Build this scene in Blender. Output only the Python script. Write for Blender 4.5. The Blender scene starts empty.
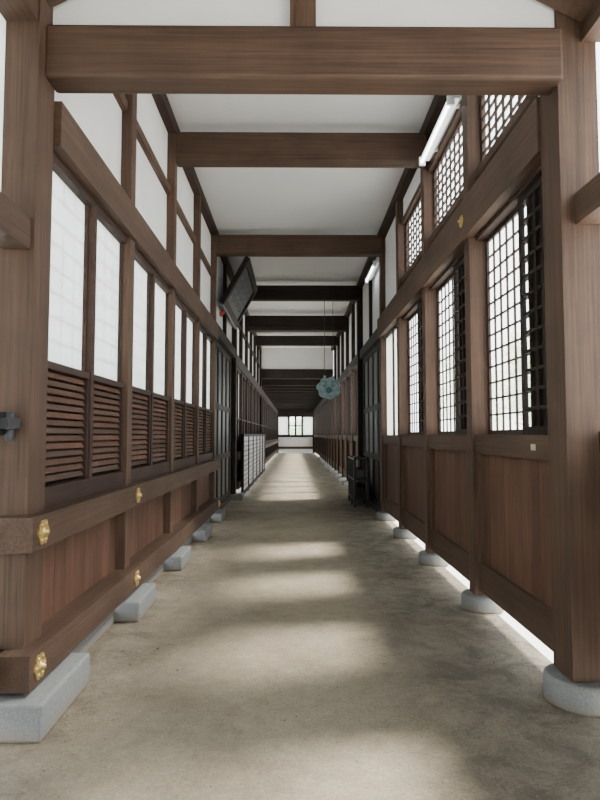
import bpy, math, random
from mathutils import Vector, Matrix
random.seed(4)
S = bpy.context.scene

# ---------------------------------------------------------------- materials
def mat_new(name):
    m = bpy.data.materials.new(name); m.use_nodes = True
    nt = m.node_tree; b = nt.nodes["Principled BSDF"]
    return m, nt, b
def ramp(nt, stops):
    r = nt.nodes.new("ShaderNodeValToRGB")
    e = r.color_ramp.elements
    e[0].position, e[0].color = stops[0][0], (*stops[0][1], 1)
    e[1].position, e[1].color = stops[-1][0], (*stops[-1][1], 1)
    for p, c in stops[1:-1]:
        n = e.new(p); n.color = (*c, 1)
    return r
def wood(name, dark, light, axis, rough=0.65, bump=0.3):
    m, nt, b = mat_new(name); L = nt.links.new
    tc = nt.nodes.new("ShaderNodeTexCoord")
    geo = nt.nodes.new("ShaderNodeNewGeometry")
    off = nt.nodes.new("ShaderNodeVectorMath"); off.operation = 'SCALE'
    off.inputs[0].default_value = (7.3, 3.1, 5.7)
    L(geo.outputs["Random Per Island"], off.inputs["Scale"])
    add = nt.nodes.new("ShaderNodeVectorMath"); add.operation = 'ADD'
    L(tc.outputs["Object"], add.inputs[0]); L(off.outputs[0], add.inputs[1])
    def grain(s, along, det, ro):
        mp = nt.nodes.new("ShaderNodeMapping")
        sc = [s, s, s]; sc[axis] = along
        mp.inputs["Scale"].default_value = sc
        L(add.outputs[0], mp.inputs["Vector"])
        n = nt.nodes.new("ShaderNodeTexNoise"); n.inputs["Scale"].default_value = 1.5
        n.inputs["Detail"].default_value = det; n.inputs["Roughness"].default_value = ro
        n.inputs["Distortion"].default_value = .15
        L(mp.outputs[0], n.inputs["Vector"]); return n
    n = grain(55, .9, 8, .72)
    mid = tuple(a * .5 + c * .5 for a, c in zip(dark, light))
    r = ramp(nt, [(.28, dark), (.48, mid), (.74, light)])
    L(n.outputs["Fac"], r.inputs[0])
    nc = grain(9, .35, 5, .6)
    mrc = nt.nodes.new("ShaderNodeMapRange"); mrc.inputs[1].default_value = .33; mrc.inputs[2].default_value = .6
    mrc.inputs[3].default_value = .80; mrc.inputs[4].default_value = 1.06
    L(nc.outputs["Fac"], mrc.inputs[0])
    n2 = nt.nodes.new("ShaderNodeTexNoise"); n2.inputs["Scale"].default_value = 1.6
    n2.inputs["Detail"].default_value = 6; n2.inputs["Roughness"].default_value = .6
    L(add.outputs[0], n2.inputs["Vector"])
    mr = nt.nodes.new("ShaderNodeMapRange"); mr.inputs[1].default_value = .3; mr.inputs[2].default_value = .7
    mr.inputs[3].default_value = .76; mr.inputs[4].default_value = 1.2
    L(n2.outputs["Fac"], mr.inputs[0])
    mr2 = nt.nodes.new("ShaderNodeMapRange"); mr2.inputs[3].default_value = .82; mr2.inputs[4].default_value = 1.18
    L(geo.outputs["Random Per Island"], mr2.inputs[0])
    mu = nt.nodes.new("ShaderNodeMath"); mu.operation = 'MULTIPLY'
    L(mr.outputs[0], mu.inputs[0]); L(mr2.outputs[0], mu.inputs[1])
    mu2 = nt.nodes.new("ShaderNodeMath"); mu2.operation = 'MULTIPLY'
    L(mu.outputs[0], mu2.inputs[0]); L(mrc.outputs[0], mu2.inputs[1])
    vm = nt.nodes.new("ShaderNodeVectorMath"); vm.operation = 'SCALE'
    L(r.outputs[0], vm.inputs[0]); L(mu2.outputs[0], vm.inputs["Scale"])
    L(vm.outputs[0], b.inputs["Base Color"])
    b.inputs["Roughness"].default_value = rough
    b.inputs["Specular IOR Level"].default_value = .3
    bp = nt.nodes.new("ShaderNodeBump"); bp.inputs["Strength"].default_value = bump
    bp.inputs["Distance"].default_value = .008
    L(n.outputs["Fac"], bp.inputs["Height"]); L(bp.outputs[0], b.inputs["Normal"])
    return m
BR_D, BR_L = (.042, .024, .016), (.122, .073, .048)
WX, WY, WZ = [wood("wood_brown_" + a, BR_D, BR_L, i) for i, a in enumerate("xyz")]
PK = wood("wood_plank_reddish", (.058, .028, .018), (.155, .078, .049), 2)
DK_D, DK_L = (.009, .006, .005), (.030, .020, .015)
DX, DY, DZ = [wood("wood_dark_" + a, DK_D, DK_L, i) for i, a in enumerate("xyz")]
LT = wood("wood_lattice", (.02, .012, .010), (.055, .033, .023), 2, .6, .1)
MD = wood("wood_midbrown_y", (.024, .013, .009), (.064, .036, .025), 1)

def plain(name, col, rough=.8, metal=0, noise=0, nscale=5, bump=0):
    m, nt, b = mat_new(name); L = nt.links.new
    b.inputs["Roughness"].default_value = rough; b.inputs["Metallic"].default_value = metal
    tc = nt.nodes.new("ShaderNodeTexCoord")
    n = nt.nodes.new("ShaderNodeTexNoise"); n.inputs["Scale"].default_value = nscale; n.inputs["Detail"].default_value = 6
    L(tc.outputs["Object"], n.inputs["Vector"])
    r = ramp(nt, [(.3, tuple(c * (1 - noise) for c in col)), (.7, tuple(min(1, c * (1 + noise)) for c in col))])
    L(n.outputs["Fac"], r.inputs[0]); L(r.outputs[0], b.inputs["Base Color"])
    if bump:
        bp = nt.nodes.new("ShaderNodeBump"); bp.inputs["Strength"].default_value = bump; bp.inputs["Distance"].default_value = .01
        L(n.outputs["Fac"], bp.inputs["Height"]); L(bp.outputs[0], b.inputs["Normal"])
    return m
PLASTER = plain("white_plaster", (.87, .87, .86), .9, 0, .03, 2, .05)
CEIL = plain("ceiling_plaster", (.80, .80, .80), .9, 0, .03, 1)
def stone_mat():
    m, nt, b = mat_new("granite"); L = nt.links.new
    tc = nt.nodes.new("ShaderNodeTexCoord")
    n = nt.nodes.new("ShaderNodeTexNoise"); n.inputs["Scale"].default_value = 90; n.inputs["Detail"].default_value = 4
    n2 = nt.nodes.new("ShaderNodeTexNoise"); n2.inputs["Scale"].default_value = 6; n2.inputs["Detail"].default_value = 6
    L(tc.outputs["Object"], n.inputs["Vector"]); L(tc.outputs["Object"], n2.inputs["Vector"])
    r = ramp(nt, [(.3, (.15, .16, .165)), (.7, (.225, .235, .235))]); L(n.outputs["Fac"], r.inputs[0])
    sx = nt.nodes.new("ShaderNodeSeparateXYZ"); L(tc.outputs["Object"], sx.inputs[0])
    ad = nt.nodes.new("ShaderNodeMath"); ad.operation = 'MULTIPLY_ADD'; ad.inputs[1].default_value = -.10
    L(n2.outputs["Fac"], ad.inputs[0]); L(sx.outputs[2], ad.inputs[2])
    q = nt.nodes.new("ShaderNodeMapRange"); q.inputs[1].default_value = -.06; q.inputs[2].default_value = .03
    q.inputs[3].default_value = .85; q.inputs[4].default_value = 0; L(ad.outputs[0], q.inputs[0])
    mx = nt.nodes.new("ShaderNodeMix"); mx.data_type = 'RGBA'
    L(q.outputs[0], mx.inputs[0]); L(r.outputs[0], mx.inputs[6]); mx.inputs[7].default_value = (.20, .165, .115, 1)
    L(mx.outputs[2], b.inputs["Base Color"]); b.inputs["Roughness"].default_value = .92
    bp = nt.nodes.new("ShaderNodeBump"); bp.inputs["Strength"].default_value = .7; bp.inputs["Distance"].default_value = .01
    L(n2.outputs["Fac"], bp.inputs["Height"]); L(bp.outputs[0], b.inputs["Normal"])
    return m
STONE = stone_mat()
GRIT = plain("sand_grit", (.20, .165, .12), .95, 0, .4, 12)
GOLD = plain("aged_gilt_brass", (.60, .44, .17), .42, .85, .25, 30, .1)
IRON = plain("dark_iron", (.06, .06, .065), .5, .7, .2, 20)
TEAL = plain("verdigris_bronze", (.44, .62, .66), .6, .1, .25, 14, .2)
TEALD = plain("verdigris_dark", (.16, .29, .34), .7, .1, .2, 14)  # darker verdigris for the gong's boss and scrolls
BLACK = plain("black_lacquer", (.012, .012, .014), .45, 0, .2, 5)
PBOARD = plain("plaque_board", (.022, .020, .022), .5, 0, .25, 9)
SLATE = plain("plaque_sheen_letters", (.09, .10, .13), .5, 0, .2, 5)
RED = plain("red_tassel", (.45, .06, .03), .7, 0, .2, 5)
ENAMEL = plain("white_enamel", (.85, .87, .9), .4, 0, .01, 5)
PAPER = plain("paper_label", (.5, .46, .37), .9, 0, .05, 20)

def shoji(name, col, tr):
    m, nt, b = mat_new(name); L = nt.links.new
    out = nt.nodes["Material Output"]
    tc = nt.nodes.new("ShaderNodeTexCoord")
    n = nt.nodes.new("ShaderNodeTexNoise"); n.inputs["Scale"].default_value = 3
    L(tc.outputs["Object"], n.inputs["Vector"])
    r = ramp(nt, [(.3, tuple(c * .95 for c in col)), (.7, col)])
    L(n.outputs["Fac"], r.inputs[0])
    d = nt.nodes.new("ShaderNodeBsdfDiffuse"); t = nt.nodes.new("ShaderNodeBsdfTranslucent")
    L(r.outputs[0], d.inputs[0]); L(r.outputs[0], t.inputs[0])
    mx = nt.nodes.new("ShaderNodeMixShader"); mx.inputs[0].default_value = tr
    L(d.outputs[0], mx.inputs[1]); L(t.outputs[0], mx.inputs[2]); L(mx.outputs[0], out.inputs[0])
    return m
SHOJI = shoji("shoji_paper", (.90, .93, .92), .55)
LEAF = shoji("garden_leaf", (.74, .84, .68), .5)

def emis(name, col, s):
    m, nt, b = mat_new(name)
    b.inputs["Base Color"].default_value = (*col, 1)
    b.inputs["Emission Color"].default_value = (*col, 1)
    b.inputs["Emission Strength"].default_value = s
    return m
TUBE = emis("fluorescent_tube", (.95, 1, 1), 10)

def floor_mat():
    m, nt, b = mat_new("packed_earth_floor"); L = nt.links.new
    tc = nt.nodes.new("ShaderNodeTexCoord")
    def noise(s, d, r, dist=0):
        n = nt.nodes.new("ShaderNodeTexNoise"); n.inputs["Scale"].default_value = s; n.inputs["Detail"].default_value = d
        n.inputs["Roughness"].default_value = r; n.inputs["Distortion"].default_value = dist
        L(tc.outputs["Object"], n.inputs["Vector"]); return n
    def mrange(src, a, c, lo, hi):
        q = nt.nodes.new("ShaderNodeMapRange"); q.inputs[1].default_value = a; q.inputs[2].default_value = c
        q.inputs[3].default_value = lo; q.inputs[4].default_value = hi; L(src, q.inputs[0]); return q.outputs[0]
    def mth(op, a, c):
        q = nt.nodes.new("ShaderNodeMath"); q.operation = op
        for i, v in enumerate((a, c)):
            if isinstance(v, (int, float)): q.inputs[i].default_value = v
            else: L(v, q.inputs[i])
        return q.outputs[0]
    n1 = noise(1.0, 12, .75, .3); n2 = noise(60, 5, .9); n3 = noise(9, 10, .8, .2); n4 = noise(3.2, 9, .72, .6)
    n5 = noise(30, 4, .7)
    r1 = ramp(nt, [(.30, (.225, .182, .125)), (.45, (.305, .255, .182)), (.60, (.36, .308, .228)), (.75, (.43, .375, .288))])
    L(n1.outputs["Fac"], r1.inputs[0])
    sx = nt.nodes.new("ShaderNodeSeparateXYZ"); L(tc.outputs["Object"], sx.inputs[0])
    right = mrange(sx.outputs[0], .35, 1.1, 0, 1)
    left = mrange(sx.outputs[0], -.7, -1.2, 0, .6)
    edge = mth('ADD', right, left)
    fine = mrange(n2.outputs["Fac"], .32, .68, .62, 1.34)
    med = mrange(n3.outputs["Fac"], .3, .7, .80, 1.17)
    speck = mrange(n5.outputs["Fac"], .60, .68, 1.0, .60)
    dirt = mth('MULTIPLY', mrange(n4.outputs["Fac"], .44, .58, 0, .42), edge)
    tone = mth('MULTIPLY', mth('MULTIPLY', mth('MULTIPLY', fine, med), speck), mth('SUBTRACT', 1.0, dirt))
    vm = nt.nodes.new("ShaderNodeVectorMath"); vm.operation = 'SCALE'
    L(r1.outputs[0], vm.inputs[0]); L(tone, vm.inputs["Scale"])
    L(vm.outputs[0], b.inputs["Base Color"])
    b.inputs["Roughness"].default_value = .8
    amt = mrange(edge, 0, 1, .25, 1.5)
    h = mth('ADD', mth('MULTIPLY', mth('ADD', n3.outputs["Fac"], mth('MULTIPLY', n4.outputs["Fac"], 1.0)), amt), mth('MULTIPLY', n2.outputs["Fac"], .2))
    bp = nt.nodes.new("ShaderNodeBump"); bp.inputs["Strength"].default_value = .9; bp.inputs["Distance"].default_value = .07
    L(h, bp.inputs["Height"]); L(bp.outputs[0], b.inputs["Normal"])
    return m
FLOOR = floor_mat()
GRAVEL = plain("white_gravel", (.72, .71, .67), .95, 0, .12, 60, .4)

# ---------------------------------------------------------------- mesh builder
class Mesh:
    def __init__(s, name, bevel=0.0, parent=None):
        s.name, s.bevel, s.parent = name, bevel, parent
        s.v, s.f, s.mi, s.mats, s.smooth = [], [], [], [], []
    def m(s, mat):
        if mat not in s.mats: s.mats.append(mat)
        return s.mats.index(mat)
    def box(s, x0, x1, y0, y1, z0, z1, mat, M=None):
        n = len(s.v)
        c = [(x0,y0,z0),(x1,y0,z0),(x1,y1,z0),(x0,y1,z0),(x0,y0,z1),(x1,y0,z1),(x1,y1,z1),(x0,y1,z1)]
        if M is not None: c = [tuple(M @ Vector(p)) for p in c]
        s.v += c
        for f in [(0,3,2,1),(4,5,6,7),(0,1,5,4),(1,2,6,5),(2,3,7,6),(3,0,4,7)]:
            s.f.append(tuple(n + i for i in f)); s.mi.append(s.m(mat)); s.smooth.append(False)
    def prism(s, pts, vec, mat):
        n = len(s.v); k = len(pts); vec = Vector(vec)
        s.v += [tuple(p) for p in pts] + [tuple(Vector(p) + vec) for p in pts]
        i = s.m(mat)
        s.f.append(tuple(range(n + k - 1, n - 1, -1))); s.f.append(tuple(range(n + k, n + 2 * k)))
        s.mi += [i, i]; s.smooth += [False, False]
        for a in range(k):
            b = (a + 1) % k
            s.f.append((n + a, n + b, n + k + b, n + k + a)); s.mi.append(i); s.smooth.append(False)
    def lathe(s, prof, M, mat, seg=24):
        n = len(s.v); i = s.m(mat)
        for r, h in prof:
            for a in range(seg):
                t = 2 * math.pi * a / seg
                s.v.append(tuple(M @ Vector((r * math.cos(t), r * math.sin(t), h))))
        for j in range(len(prof) - 1):
            for a in range(seg):
                b = (a + 1) % seg
                s.f.append((n+j*seg+a, n+j*seg+b, n+(j+1)*seg+b, n+(j+1)*seg+a)); s.mi.append(i); s.smooth.append(True)
        s.f.append(tuple(n + a for a in reversed(range(seg)))); s.mi.append(i); s.smooth.append(False)
        e = n + (len(prof) - 1) * seg
        s.f.append(tuple(e + a for a in range(seg))); s.mi.append(i); s.smooth.append(False)
    def done(s):
        me = bpy.data.meshes.new(s.name); me.from_pydata(s.v, [], s.f)
        for mt in s.mats: me.materials.append(mt)
        me.polygons.foreach_set("material_index", s.mi)
        me.polygons.foreach_set("use_smooth", s.smooth)
        me.update()
        o = bpy.data.objects.new(s.name, me); S.collection.objects.link(o)
        if s.bevel:
            b = o.modifiers.new("bevel", 'BEVEL'); b.width = s.bevel; b.segments = 2; b.limit_method = 'ANGLE'
            b.angle_limit = math.radians(50)
        if s.parent: o.parent = s.parent
        return o

def lattice(m, x, y0, y1, z0, z1, nc, nr, mat=LT, bar=.016, dep=.022, frame=.035):
    m.box(x, x + dep, y0, y0 + frame, z0, z1, mat); m.box(x, x + dep, y1 - frame, y1, z0, z1, mat)
    m.box(x, x + dep, y0 + frame, y1 - frame, z0, z0 + frame * 1.2, mat); m.box(x, x + dep, y0 + frame, y1 - frame, z1 - frame, z1, mat)
    for i in range(1, nc):
        y = y0 + frame + (y1 - y0 - 2 * frame) * i / nc
        m.box(x + .002, x + dep - .004, y - bar / 2, y + bar / 2, z0 + .02, z1 - .02, mat)
    for i in range(1, nr):
        z = z0 + frame + (z1 - z0 - 2 * frame) * i / nr
        m.box(x + .004, x + dep - .002, y0 + .02, y1 - .02, z - bar / 2, z + bar / 2, mat)

KEN = 1.82
yL = [3.31 + KEN * i for i in range(27)]
yR = [3.47 + KEN * i for i in range(27)]
ENDY = 50.0
LOWY = 25.15
CH = 5.2

# ---------------------------------------------------------------- floor and ground
g = Mesh("ground_outside"); g.box(-60, 60, -30, 90, -.3, -.02, GRAVEL); g.done()
f = Mesh("floor"); f.box(-1.62, 1.70, -4, ENDY, -.1, 0, FLOOR); f.done()
gr = Mesh("loose_grit")
rg = random.Random(11)
for k in range(1500):
    y = rg.uniform(2.2, 10)
    if rg.random() < .72: x = 1.62 - abs(rg.gauss(0, .35))
    elif rg.random() < .6: x = -1.22 + abs(rg.gauss(0, .14))
    else: x = rg.uniform(-1.1, 1.2)
    r = rg.uniform(.0025, .007) * (1.5 if rg.random() < .08 else 1)
    n = len(gr.v)
    for dx, dy, dz in ((1,0,0),(0,1,0),(-1,0,0),(0,-1,0),(0,0,.8),(0,0,-.4)):
        gr.v.append((x + dx * r * rg.uniform(.7, 1.2), y + dy * r * rg.uniform(.7, 1.3), r * .35 + dz * r))
    for a in range(4):
        b = (a + 1) % 4
        gr.f += [(n + a, n + b, n + 4), (n + b, n + a, n + 5)]; gr.mi += [gr.m(GRIT)] * 2; gr.smooth += [False] * 2
gr.done()

# ---------------------------------------------------------------- left wall
wl = Mesh("wall_left", .006)
def left_bay(a, b, top, full=True, dark=False):
    a += .07; b -= .07; mid = (a + b) / 2
    n = 9; w = (b - a) / n
    for i in range(n):
        wl.box(-1.52, -1.49, a + i * w + .002, a + (i + 1) * w - .002, .38, .91, PK)
    wl.box(-1.55, -1.43, a, b, 1.08, 1.20, MD)
    wl.box(-1.55, -1.44, a, b, 1.89, 1.935, MD)
    wl.box(-1.55, -1.44, a, b, 3.13, 3.19, MD)
    for c0, c1 in ((a, mid - .025), (mid + .025, b)):
        if full:
            k = 14
            for i in range(k):
                z = 1.215 + (1.885 - 1.215) * (i + .5) / k
                R = Matrix.Translation((-1.475, 0, z)) @ Matrix.Rotation(math.radians(62), 4, 'Y')
                wl.box(-.019, .019, c0 + .03, c1 - .03, -.006, .006, PK if i % 3 else WY, R)
            wl.box(-1.555, -1.54, c0, c1, 1.2, 1.89, DZ)
        else:
            wl.box(-1.50, -1.48, c0, c1, 1.2, 1.89, MD)
        wl.box(-1.52, -1.445, c0, c0 + .035, 1.2, 1.89, MD); wl.box(-1.52, -1.445, c1 - .035, c1, 1.2, 1.89, MD)
        wl.box(-1.50, -1.496, c0, c1, 1.93, 3.14, SHOJI)
        wl.box(-1.50, -1.47, c0, c0 + .022, 1.93, 3.14, MD); wl.box(-1.50, -1.47, c1 - .022, c1, 1.93, 3.14, MD)
        if full:
            for i in range(1, 4):
                y = c0 + (c1 - c0) * i / 4; wl.box(-1.512, -1.505, y - .0035, y + .0035, 1.93, 3.14, WZ)
            for i in range(1, 8):
                z = 1.93 + 1.21 * i / 8; wl.box(-1.512, -1.505, c0, c1, z - .0035, z + .0035, WY)
    wl.box(-1.55, -1.43, mid - .03, mid + .03, 1.2, 3.14, MD)
    wl.box(-1.54, -1.50, a, b, 3.44, top, PLASTER)
def left_post(y, top, dark=False, w=.075, mat=None):
    wl.box(-1.57, -1.41, y - w, y + w, .19, top, mat or (DZ if dark else WZ))
wl.box(-1.62, -1.41, 3.20, 3.42, .19, 4.02, WZ)
for i in range(1, 5): left_post(yL[i], 5.06)
for i in range(4): left_bay(yL[i] + (.04 if i == 0 else 0), yL[i + 1], 5.06)
def left_rails(y0, y1):
    wl.box(-1.53, -1.33, y0, y1, .90, 1.08, WY)
    wl.box(-1.53, -1.33, y0, y1, .21, .39, WY)
left_rails(3.09, yL[4] + .13)
wl.box(-1.58, -1.37, 3.43, yL[4] + .08, 3.19, 3.46, WY)
wl.box(-1.56, -1.45, 3.43, yL[4] + .08, 4.30, 4.39, WY)
wl.box(-1.62, -1.40, 3.43, LOWY, 5.05, CH, MD)
wl.box(-1.52, -1.45, 3.6, yL[4], .0, .10, STONE)
wl.box(-1.62, -1.39, yL[6] - .12, yL[6] + .12, .12, 5.06, DZ)
wl.box(-1.56, -1.50, yL[4] + .08, yL[4] + .44, .16, 3.3, DZ)
wl.box(-1.56, -1.50, yL[6] - .34, yL[6] - .1, .12, 3.3, DZ)
wl.box(-1.58, -1.40, yL[4], yL[6], 3.31, 3.52, DY)
wl.box(-1.54, -1.50, yL[4], yL[6], 3.5, 5.06, PLASTER)
wl.box(-1.55, -1.43, yL[5] - .06, yL[5] + .06, 3.5, 5.06, DZ)
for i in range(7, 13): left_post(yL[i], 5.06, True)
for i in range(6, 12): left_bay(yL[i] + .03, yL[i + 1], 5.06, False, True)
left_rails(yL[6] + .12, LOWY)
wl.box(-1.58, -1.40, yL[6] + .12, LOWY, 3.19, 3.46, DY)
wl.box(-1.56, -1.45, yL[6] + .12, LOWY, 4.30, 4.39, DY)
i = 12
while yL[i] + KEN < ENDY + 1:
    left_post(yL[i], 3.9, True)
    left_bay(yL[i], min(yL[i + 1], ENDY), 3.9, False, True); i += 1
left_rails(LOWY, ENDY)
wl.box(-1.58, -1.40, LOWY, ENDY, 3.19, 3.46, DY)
wl.box(-1.60, -1.596, -3.0, 3.2, .39, 3.8, SHOJI)
wl.box(-1.57, -1.43, -3.0, 3.2, 2.50, 2.68, WY)
wl.box(-1.57, -1.50, -3.0, 3.2, .21, .39, WY)
for yy in (-3.0, -.6): wl.box(-1.62, -1.42, yy, yy + .2, 0, 4.0, WZ)
wl.box(-1.64, -1.42, -3.0, 3.2, 3.78, 3.96, WY)
WLO = wl.done()

# ---------------------------------------------------------------- right wall
wr = Mesh("wall_right", .006)
wins = []
def right_bay(a, b, kind, top):
    a += .08; b -= .08; mid = (a + b) / 2
    n = 9; w = (b - a) / n
    for k in range(n):
        wr.box(1.62, 1.65, a + k * w + .002, a + (k + 1) * w - .002, .40, 1.35, PK)
    wr.box(1.58, 1.67, a, a + .05, .41, 1.34, WZ); wr.box(1.58, 1.67, b - .05, b, .41, 1.34, WZ)
    wr.box(1.60, 1.70, a, b, 3.22, 3.26, MD)
    if kind == 'win':
        m = Mesh("window_%d" % (len(wins) + 1)); wins.append(m)
        lattice(m, 1.685, mid - .03, b - .005, 1.5, 3.22, 5, 12, LT, .014)
        lattice(m, 1.685, a + .005, mid + .03, 1.5, 3.22, 5, 12, LT, .014)
        lattice(m, 1.635, a + .005, mid - .10, 1.5, 3.22, 5, 12, DZ, .024, .03, .05)
        m.box(1.667, 1.675, a + .01, mid - .18, 1.51, 3.2, DZ)
        lattice(m, 1.66, a, b, 3.85, 4.655, 9, 7, LT, .018, .025, .035)
        m.done()
        wr.box(1.63, 1.67, a, b, 3.58, 3.80, PLASTER)
        wr.box(1.60, 1.70, a, b, 3.77, 3.85, WY)
        wr.box(1.60, 1.70, a, b, 4.655, 4.73, WY)
        wr.box(1.63, 1.67, a, b, 4.70, top, PLASTER)
    elif kind == 'white':
        wr.box(1.64, 1.645, a, b, 1.5, 3.22, SHOJI)
        wr.box(1.61, 1.66, mid - .03, mid + .03, 1.5, 3.22, WZ)
        wr.box(1.63, 1.67, a, b, 3.58, top, PLASTER)
    elif kind == 'far':
        m = Mesh("window_%d" % (len(wins) + 1)); wins.append(m)
        lattice(m, 1.66, mid - .02, b - .005, 1.5, 3.22, 3, 9)
        lattice(m, 1.66, a + .005, mid + .02, 1.5, 3.22, 3, 9)
        m.done()
        wr.box(1.63, 1.67, a, b, 3.45, top, PLASTER)
def right_post(y, top, mat=None, w=.08):
    wr.box(1.54, 1.71, y - w, y + w, .13, top, mat or WZ)
wr.box(1.52, 1.75, 3.35, 3.60, .15, 4.02, WZ)
for i in range(1, 5): right_post(yR[i], 5.06)
for i, k in enumerate(['win', 'win', 'win', 'white']): right_bay(yR[i] + (.05 if i == 0 else 0), yR[i + 1], k, 5.06)
wr.box(1.565, 1.72, 3.6, yR[4] + .08, 1.34, 1.50, WY)
wr.box(1.585, 1.70, 3.6, yR[4] + .08, .17, .41, WY)
wr.box(1.50, 1.70, 3.6, yR[4] + .1, 3.25, 3.60, WY)
wr.box(1.52, 1.74, 3.6, LOWY, 5.05, CH, MD)
wr.box(1.50, 1.74, yR[6] - .12, yR[6] + .12, .12, 5.06, DZ)
wr.box(1.62, 1.68, yR[6] - .32, yR[6] - .1, .12, 3.3, DZ)
wr.box(1.62, 1.68, yR[4] + .08, yR[4] + .2, .13, 3.3, DZ)
wr.box(1.55, 1.72, yR[4], yR[6], 3.31, 3.52, DY)
wr.box(1.63, 1.67, yR[4], yR[6], 3.5, 5.06, PLASTER)
wr.box(1.57, 1.70, yR[5] - .06, yR[5] + .06, 3.5, 5.06, DZ)
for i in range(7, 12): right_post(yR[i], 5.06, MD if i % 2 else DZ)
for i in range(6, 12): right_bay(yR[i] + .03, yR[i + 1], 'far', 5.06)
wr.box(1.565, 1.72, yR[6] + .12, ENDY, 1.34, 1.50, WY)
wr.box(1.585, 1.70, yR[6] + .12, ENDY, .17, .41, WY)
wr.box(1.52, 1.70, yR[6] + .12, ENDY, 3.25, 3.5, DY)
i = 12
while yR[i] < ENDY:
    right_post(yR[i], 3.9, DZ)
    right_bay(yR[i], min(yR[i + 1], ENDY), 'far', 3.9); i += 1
wr.box(1.74, 1.78, -3.0, 3.35, .17, 1.45, PK)
wr.box(1.70, 1.80, -3.0, 3.35, 1.40, 1.52, WY)
wr.box(1.60, 1.76, -3.0, 3.35, 2.70, 2.88, WY)
for yy in (-3.0, -.6): wr.box(1.62, 1.80, yy, yy + .2, 0, 4.0, WZ)
wr.box(1.66, 1.80, -3.0, 3.35, 3.78, 3.90, WY)
WRO = wr.done()
wb = Mesh("back_light_blocker", .006)  # unseen wall added behind the camera to block light from that side
wb.box(-1.65, -.8, -3.1, -3.0, 0, 4.9, PLASTER); wb.box(.9, 1.8, -3.1, -3.0, 0, 4.9, PLASTER)
wb.box(-.8, .9, -3.1, -3.0, 2.6, 4.9, PLASTER)
wb.box(-.9, -.75, -3.14, -2.96, 0, 2.7, WZ); wb.box(.85, 1.0, -3.14, -2.96, 0, 2.7, WZ); wb.box(-.9, 1.0, -3.14, -2.96, 2.55, 2.75, WX)
wb.done()

def doorway_shade(name, x, y0, y1, sgn):  # dark panels added to stand for the unlit space inside open doorways
    d = Mesh(name, .004)
    n = 4; w = (y1 - y0) / n
    for k in range(n):
        a = y0 + k * w; b = a + w
        d.box(x, x + .04, a + .005, b - .005, .12, 3.3, BLACK)
        xf0, xf1 = (x - .02, x) if sgn > 0 else (x + .04, x + .06)
        d.box(xf0, xf1, a + .005, a + .08, .12, 3.3, DZ); d.box(xf0, xf1, b - .08, b - .005, .12, 3.3, DZ)
        for z in (.12, 1.0, 2.0, 3.18): d.box(xf0, xf1, a + .08, b - .08, z, z + .12, DY)
    d.box(x - .05, x + .09, y0, y1, 0, .12, DY)
    d.done()
doorway_shade("doorway_shade_1", -1.56, yL[4] + .445, yL[6] - .345, -1)
doorway_shade("doorway_shade_2", 1.64, yR[4] + .205, yR[6] - .325, 1)

# ---------------------------------------------------------------- end wall
we = Mesh("wall_end", .01)
Y = ENDY
we.box(-2.2, 2.3, Y, Y + .15, .0, .35, PLASTER)
we.box(-2.2, 2.3, Y - .03, Y + .12, .35, .55, WX)
we.box(-2.2, 2.3, Y, Y + .12, .55, 1.35, PLASTER)
we.box(-2.2, 2.3, Y - .04, Y + .12, 1.32, 1.52, DX)
we.box(-2.2, -.5, Y + .05, Y + .06, 1.5, 3.15, SHOJI); we.box(.6, 2.3, Y + .05, Y + .06, 1.5, 3.15, SHOJI)
for x in (-1.45, -.5, 0.05, .6, 1.55): we.box(x - .08, x + .08, Y - .04, Y + .12, .0 if x in (-1.45, 1.55) else 1.5, 3.2, DZ)
we.box(-.5, .6, Y + .02, Y + .06, 2.25, 2.32, DX)
we.box(-2.2, 2.3, Y - .05, Y + .12, 3.0, 3.4, DX)
we.box(-2.2, 2.3, Y, Y + .12, 3.4, 4.0, DX)
we.done()

# ---------------------------------------------------------------- ceiling
c = Mesh("ceiling")
c.box(-1.66, 1.78, 3.44, LOWY, CH, CH + .12, CEIL)
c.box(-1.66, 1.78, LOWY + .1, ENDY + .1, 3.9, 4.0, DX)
c.done()
p = Mesh("wall_partition", .005)
p.box(-1.5, 1.6, LOWY, LOWY + .08, 4.25, CH, PLASTER)
p.box(-1.5, 1.6, LOWY - .08, LOWY + .12, 3.88, 4.26, DX)
p.done()
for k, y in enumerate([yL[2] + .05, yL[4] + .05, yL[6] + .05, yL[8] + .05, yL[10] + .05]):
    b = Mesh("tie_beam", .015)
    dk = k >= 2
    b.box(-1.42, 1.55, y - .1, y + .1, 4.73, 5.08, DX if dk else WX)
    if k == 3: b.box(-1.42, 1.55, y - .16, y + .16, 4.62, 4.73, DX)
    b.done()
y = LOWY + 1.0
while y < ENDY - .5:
    b = Mesh("tie_beam", .01); b.box(-1.42, 1.55, y - .1, y + .1, 3.66, 3.9, DX); b.done(); y += KEN

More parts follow.
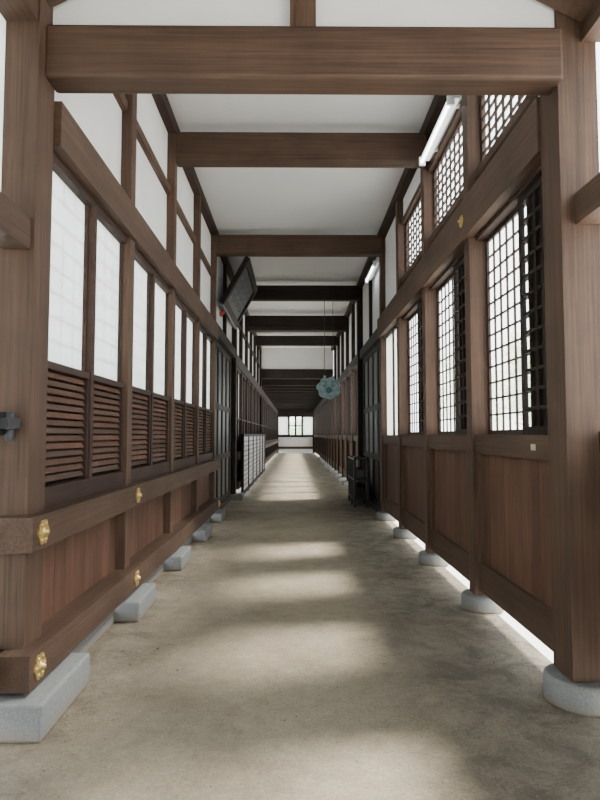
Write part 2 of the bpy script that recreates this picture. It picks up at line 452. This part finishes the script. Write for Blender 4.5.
fb = Mesh("front_tie_beam", .02)
fb.box(-1.42, 1.53, 3.28, 3.47, 3.52, 3.83, WX); fb.done()
ga = Mesh("wall_gable", .006)
ga.box(-1.62, 1.76, 3.37, 3.42, 3.82, CH + .1, PLASTER)
ga.box(-.03, .12, 3.31, 3.38, 3.825, 4.75, WZ)
ga.done()
rf = Mesh("gable_roof", .008)
cx = .06; RW = 1.85
for sg in (-1, 1):
    pts = [(cx, 3.12, 4.72), (cx + sg * RW, 3.12, 4.72 - .52 * RW), (cx + sg * RW, 3.12, 4.89 - .52 * RW), (cx, 3.12, 4.89)]
    rf.prism(pts, (0, .22, 0), WX)
    yy = 2.7
    while yy > -3:
        pts = [(cx, yy, 4.80), (cx + sg * RW, yy, 4.80 - .52 * RW), (cx + sg * RW, yy, 4.89 - .52 * RW), (cx, yy, 4.89)]
        rf.prism(pts, (0, .08, 0), WX); yy -= .42
    pts = [(cx, -3.2, 4.89), (cx + sg * RW, -3.2, 4.89 - .52 * RW), (cx + sg * RW, -3.2, 4.93 - .52 * RW), (cx, -3.2, 4.93)]
    rf.prism(pts, (0, 6.56, 0), MD)  # boards carried back unseen over the camera to block light from behind
rf.done()

# ---------------------------------------------------------------- foundation stones
def stone_block(x0, x1, y0, y1, h):
    m = Mesh("foundation_stone", .016)
    m.prism([(x0, y0, 0), (x1, y0, 0), (x1 + random.uniform(-.01, .01), y1, 0), (x0, y1, 0)], (0, 0, h), STONE); return m.done()
stone_block(-1.80, -1.235, 3.02, 3.74, .185)
for i in range(1, 5): stone_block(-1.75, -1.25, yL[i] - .22, yL[i] + .42, .16)
stone_block(-1.8, -1.2, yL[6] - .32, yL[6] + .32, .12)
for i in range(0, 5):
    m = Mesh("foundation_stone")
    r = .215 if i == 0 else .18
    h = .15 if i == 0 else .13
    m.lathe([(r * .97, 0), (r, .02), (r, h - .03), (r * .97, h - .01), (r * .9, h)], Matrix.Translation((1.63 if i else 1.635, yR[i], 0)), STONE, 40); m.done()
stone_block(1.38, 1.86, yR[6] - .3, yR[6] + .3, .12)
for i in range(7, 20): stone_block(1.42, 1.85, yR[i] - .2, yR[i] + .2, .13)

# ---------------------------------------------------------------- gilt nail covers (fixed to the rails)
def rokuyo(x, y, z, sgn, r, parent):
    m = Mesh("gilt_nail_cover", 0, parent)
    M = Matrix.Translation((x, y, z)) @ Matrix.Rotation(math.radians(90 * sgn), 4, 'Y')
    pts = []
    for k in range(72):
        t = 2 * math.pi * k / 72
        rr = r * (1 + .18 * abs(math.sin(3 * t)) - .08)
        pts.append(M @ Vector((rr * math.cos(t), rr * math.sin(t), 0)))
    m.prism(pts, (M.to_3x3() @ Vector((0, 0, .008))), GOLD)
    m.lathe([(r * .50, .006), (r * .48, .014), (r * .30, .016), (r * .26, .026), (r * .16, .034), (.002, .036)], M, GOLD, 20)
    for k in range(6):
        t = 2 * math.pi * (k + .5) / 6
        m.lathe([(r * .2, .006), (r * .15, .012), (.001, .015)], M @ Matrix.Translation((r * .76 * math.cos(t), r * .76 * math.sin(t), 0)), GOLD, 10)
    m.done()
for i in (0, 1):
    yy = yL[i] if i else 3.21
    rokuyo(-1.33, yy, .99, 1, .062, WLO); rokuyo(-1.33, yy, .30, 1, .062, WLO)
rokuyo(-1.33, yL[4], .30, 1, .062, WLO)
rokuyo(1.50, yR[1], 3.42, -1, .05, WRO)

# ---------------------------------------------------------------- plaque
pl = Mesh("hanging_plaque", .006)
A = Vector((-1.40, 11.3, 4.0)); B = Vector((-.90, 11.3, 4.9))
u = (B - A).normalized(); nrm = Vector((u.z, 0, -u.x))
Lh = (B - A).length
Mp = Matrix(((0, u.x, nrm.x, A.x), (1, 0, 0, A.y), (0, u.z, nrm.z, A.z), (0, 0, 0, 1)))
pl.box(0, 2.5, 0, Lh, -.03, .0, PBOARD, Mp)
for bx in ((0, 2.5, 0, .13), (0, 2.5, Lh - .13, Lh), (0, .13, .13, Lh - .13), (2.37, 2.5, .13, Lh - .13)):
    pl.box(bx[0], bx[1], bx[2], bx[3], -.05, .045, DY, Mp)
pl.box(-.02, 2.52, -.035, 0, -.05, .05, SLATE, Mp)  # bluish strip paints the reflection along the plaque's bottom edge
for k in range(4):
    o_ = .32 + k * .5
    for (a0, a1, b0, b1) in ((0, .34, .70, .73), (.05, .30, .55, .575), (.0, .36, .40, .43), (.16, .19, .25, .82), (.03, .06, .25, .42), (.29, .32, .25, .42), (.05, .3, .25, .275)):
        pl.box(o_ + a0, o_ + a1, b0, b1, 0, .008, SLATE, Mp)
pl.box(.5, .6, -.16, -.03, -.05, .02, RED, Mp)
pl.done()

# ---------------------------------------------------------------- cloud gong
cg = Mesh("hanging_cloud_gong", .004)
gx, gy, gz = .80, 14.1, 2.62
def poly(r0, n=7, amp=.10, cnt=96):
    out = []
    for k in range(cnt):
        t = 2 * math.pi * k / cnt
        rr = r0 * (1 - amp + amp * 1.4 * abs(math.sin(n * t / 2 + .3)))
        rr *= 1 - .12 * max(0, math.sin(t))
        out.append((gx + rr * 1.05 * math.cos(t), gy, gz + rr * math.sin(t)))
    return out
cg.prism(poly(.275), (0, .03, 0), TEAL)
cg.prism([(gx + .075 * math.cos(2*math.pi*k/24), gy - .02, gz - .06 + .075 * math.sin(2*math.pi*k/24)) for k in range(24)], (0, .02, 0), TEALD)
for s_ in (-1, 1):
    for k in range(16):
        t = k / 15 * 5.2; r_ = .10 - .0052 * k
        x_ = gx + s_ * (.115 + r_ * math.cos(t)); z_ = gz + .07 + r_ * math.sin(t)
        cg.box(x_ - .012, x_ + .012, gy - .015, gy, z_ - .012, z_ + .012, TEALD)
    cg.box(gx + s_ * .1 - .03, gx + s_ * .1 + .03, gy, gy + .03, gz + .2, gz + .28, TEAL)
    cg.box(gx + s_ * .1 - .007, gx + s_ * .1 + .007, gy + .008, gy + .022, gz + .26, 4.74, IRON)
cg.done()

# ---------------------------------------------------------------- light fittings
def tube(y0, y1, x=1.45, z=4.63):
    e = bpy.data.objects.new("fluorescent_light", None); S.collection.objects.link(e)
    m = Mesh("housing", .004, e)
    m.prism([(x + .04, y0, z + .03), (x + .10, y0, z + .03), (x + .10, y0, z + .10), (x + .0, y0, z + .07)], (0, y1 - y0, 0), ENAMEL)
    m.box(x - .02, x + .05, y0, y0 + .03, z - .03, z + .07, ENAMEL); m.box(x - .02, x + .05, y1 - .03, y1, z - .03, z + .07, ENAMEL)
    m.done()
    t = Mesh("tube", 0, e)
    M = Matrix.Translation((x + .01, y0 + .03, z + .01)) @ Matrix.Rotation(math.radians(-90), 4, 'X')
    t.lathe([(.016, 0), (.016, y1 - y0 - .06)], M, TUBE, 16); t.done()
    b = Mesh("bracket", .003, e)
    for yy in (y0 + .2, y1 - .2): b.box(x + .06, 1.60, yy - .02, yy + .02, z + .05, z + .08, ENAMEL)
    b.done()
tube(5.45, 6.75); tube(10.85, 12.1)

# ---------------------------------------------------------------- lattice screen on the left
fs = Mesh("lattice_screen", .003)
y0, y1 = 14.6, 25.0; x = -1.27
n = 6; w = (y1 - y0) / n
for k in range(n):
    a = y0 + k * w; b = a + w
    fs.box(x - .03, x + .03, a, a + .06, 0, 1.5, DZ)
    fs.box(x - .004, x - .001, a, b, .10, 1.47, ENAMEL)
    for j in range(1, 8): fs.box(x - .01, x + .004, a + w * j / 8 - .012, a + w * j / 8 + .012, .12, 1.47, LT)
    for j in range(0, 11): fs.box(x - .01, x + .004, a, b, .12 + 1.34 * j / 11 - .010, .12 + 1.34 * j / 11 + .010, LT)
fs.box(x - .03, x + .03, y1, y1 + .06, 0, 1.5, DZ)
fs.box(x - .035, x + .035, y0, y1 + .06, 1.46, 1.53, DY); fs.box(x - .035, x + .035, y0, y1 + .06, .05, .11, DY)
fs.done()

rk = Mesh("black_shelf_rack", .004)
for yy in (12.5, 13.15, 13.8):
    for xx in (1.22, 1.48): rk.box(xx, xx + .05, yy, yy + .05, 0, 1.05, BLACK)
for z in (.15, .55, .98): rk.box(1.22, 1.53, 12.5, 13.85, z, z + .035, BLACK)
for yy in (12.6, 12.95, 13.3, 13.6): rk.box(1.26, 1.48, yy, yy + .2, .185, .42, DZ)
for yy in (12.7, 13.25): rk.box(1.27, 1.46, yy, yy + .3, .585, .78, IRON)
for k in range(9): rk.box(1.215, 1.23, 12.55 + k * .15, 12.565 + k * .15, .15, .98, BLACK)
rk.done()

la = Mesh("door_latch", .004)
la.box(-1.56, -1.50, 2.86, 3.19, 1.50, 1.62, IRON)
la.box(-1.50, -1.44, 3.04, 3.17, 1.53, 1.59, IRON)
la.lathe([(.02, 0), (.022, .01), (.022, .14), (.015, .15)], Matrix.Translation((-1.475, 3.12, 1.47)), IRON, 16)
la.done()
lb = Mesh("paper_label"); lb.box(1.5605, 1.565, 3.90, 3.97, 1.40, 1.44, PAPER); lb.done()

# ---------------------------------------------------------------- garden trees
def tree(x, y, h, r, seed):
    rnd = random.Random(seed)
    m = Mesh("garden_tree")
    m.lathe([(.16, 0), (.11, h * .4), (.05, h * .8), (.01, h * .95)], Matrix.Translation((x, y, -.02)), DZ, 10)
    blobs = [(x + rnd.uniform(-r, r) * .7, y + rnd.uniform(-r, r) * .7, h * rnd.uniform(.35, .9), r * rnd.uniform(.35, .6)) for _ in range(14)]
    idx = m.m(LEAF)
    for bx, by, bz, br in blobs:
        for _ in range(230):
            d = Vector((rnd.gauss(0, 1), rnd.gauss(0, 1), rnd.gauss(0, 1))).normalized() * br * rnd.uniform(.5, 1)
            c_ = Vector((bx, by, bz)) + d
            a = Vector((rnd.gauss(0, 1), rnd.gauss(0, 1), rnd.gauss(0, 1))).normalized()
            q = a.cross(Vector((rnd.gauss(0, 1), rnd.gauss(0, 1), rnd.gauss(0, 1)))).normalized()
            s1, s2 = .11, .055
            n_ = len(m.v)
            m.v += [tuple(c_ - a * s1), tuple(c_ + q * s2), tuple(c_ + a * s1), tuple(c_ - q * s2)]
            m.f.append((n_, n_ + 1, n_ + 2, n_ + 3)); m.mi.append(idx); m.smooth.append(False)
    m.done()
tree(8.0, 17.5, 4.6, 1.6, 1); tree(9.5, 23, 5.0, 1.9, 2); tree(9.5, 33, 6, 2.4, 3)
tree(.8, 56, 3.4, 1.6, 7)

# ---------------------------------------------------------------- light
w = bpy.data.worlds.new("World"); S.world = w; w.use_nodes = True
bg = w.node_tree.nodes["Background"]
bg.inputs[0].default_value = (.95, .98, 1.0, 1); bg.inputs[1].default_value = 6.4
sl = bpy.data.lights.new("sun", 'SUN'); sl.energy = 17; sl.angle = math.radians(10); sl.color = (1, .95, .86)
so = bpy.data.objects.new("sun", sl); S.collection.objects.link(so)
d = Vector((-1, -.28, -1.42)); so.rotation_euler = d.to_track_quat('-Z', 'Y').to_euler()
so.location = (12, 6, 20)

# ---------------------------------------------------------------- camera
cd = bpy.data.cameras.new("camera"); co = bpy.data.objects.new("camera", cd); S.collection.objects.link(co)
cd.sensor_fit = 'VERTICAL'; cd.sensor_height = 36; cd.lens = 36 * 600 / 800
cd.clip_start = .05; cd.clip_end = 300
co.location = (0, 0, 1.5)
co.rotation_euler = (math.radians(90 + 3.34), 0, math.radians(-.48))
S.camera = co
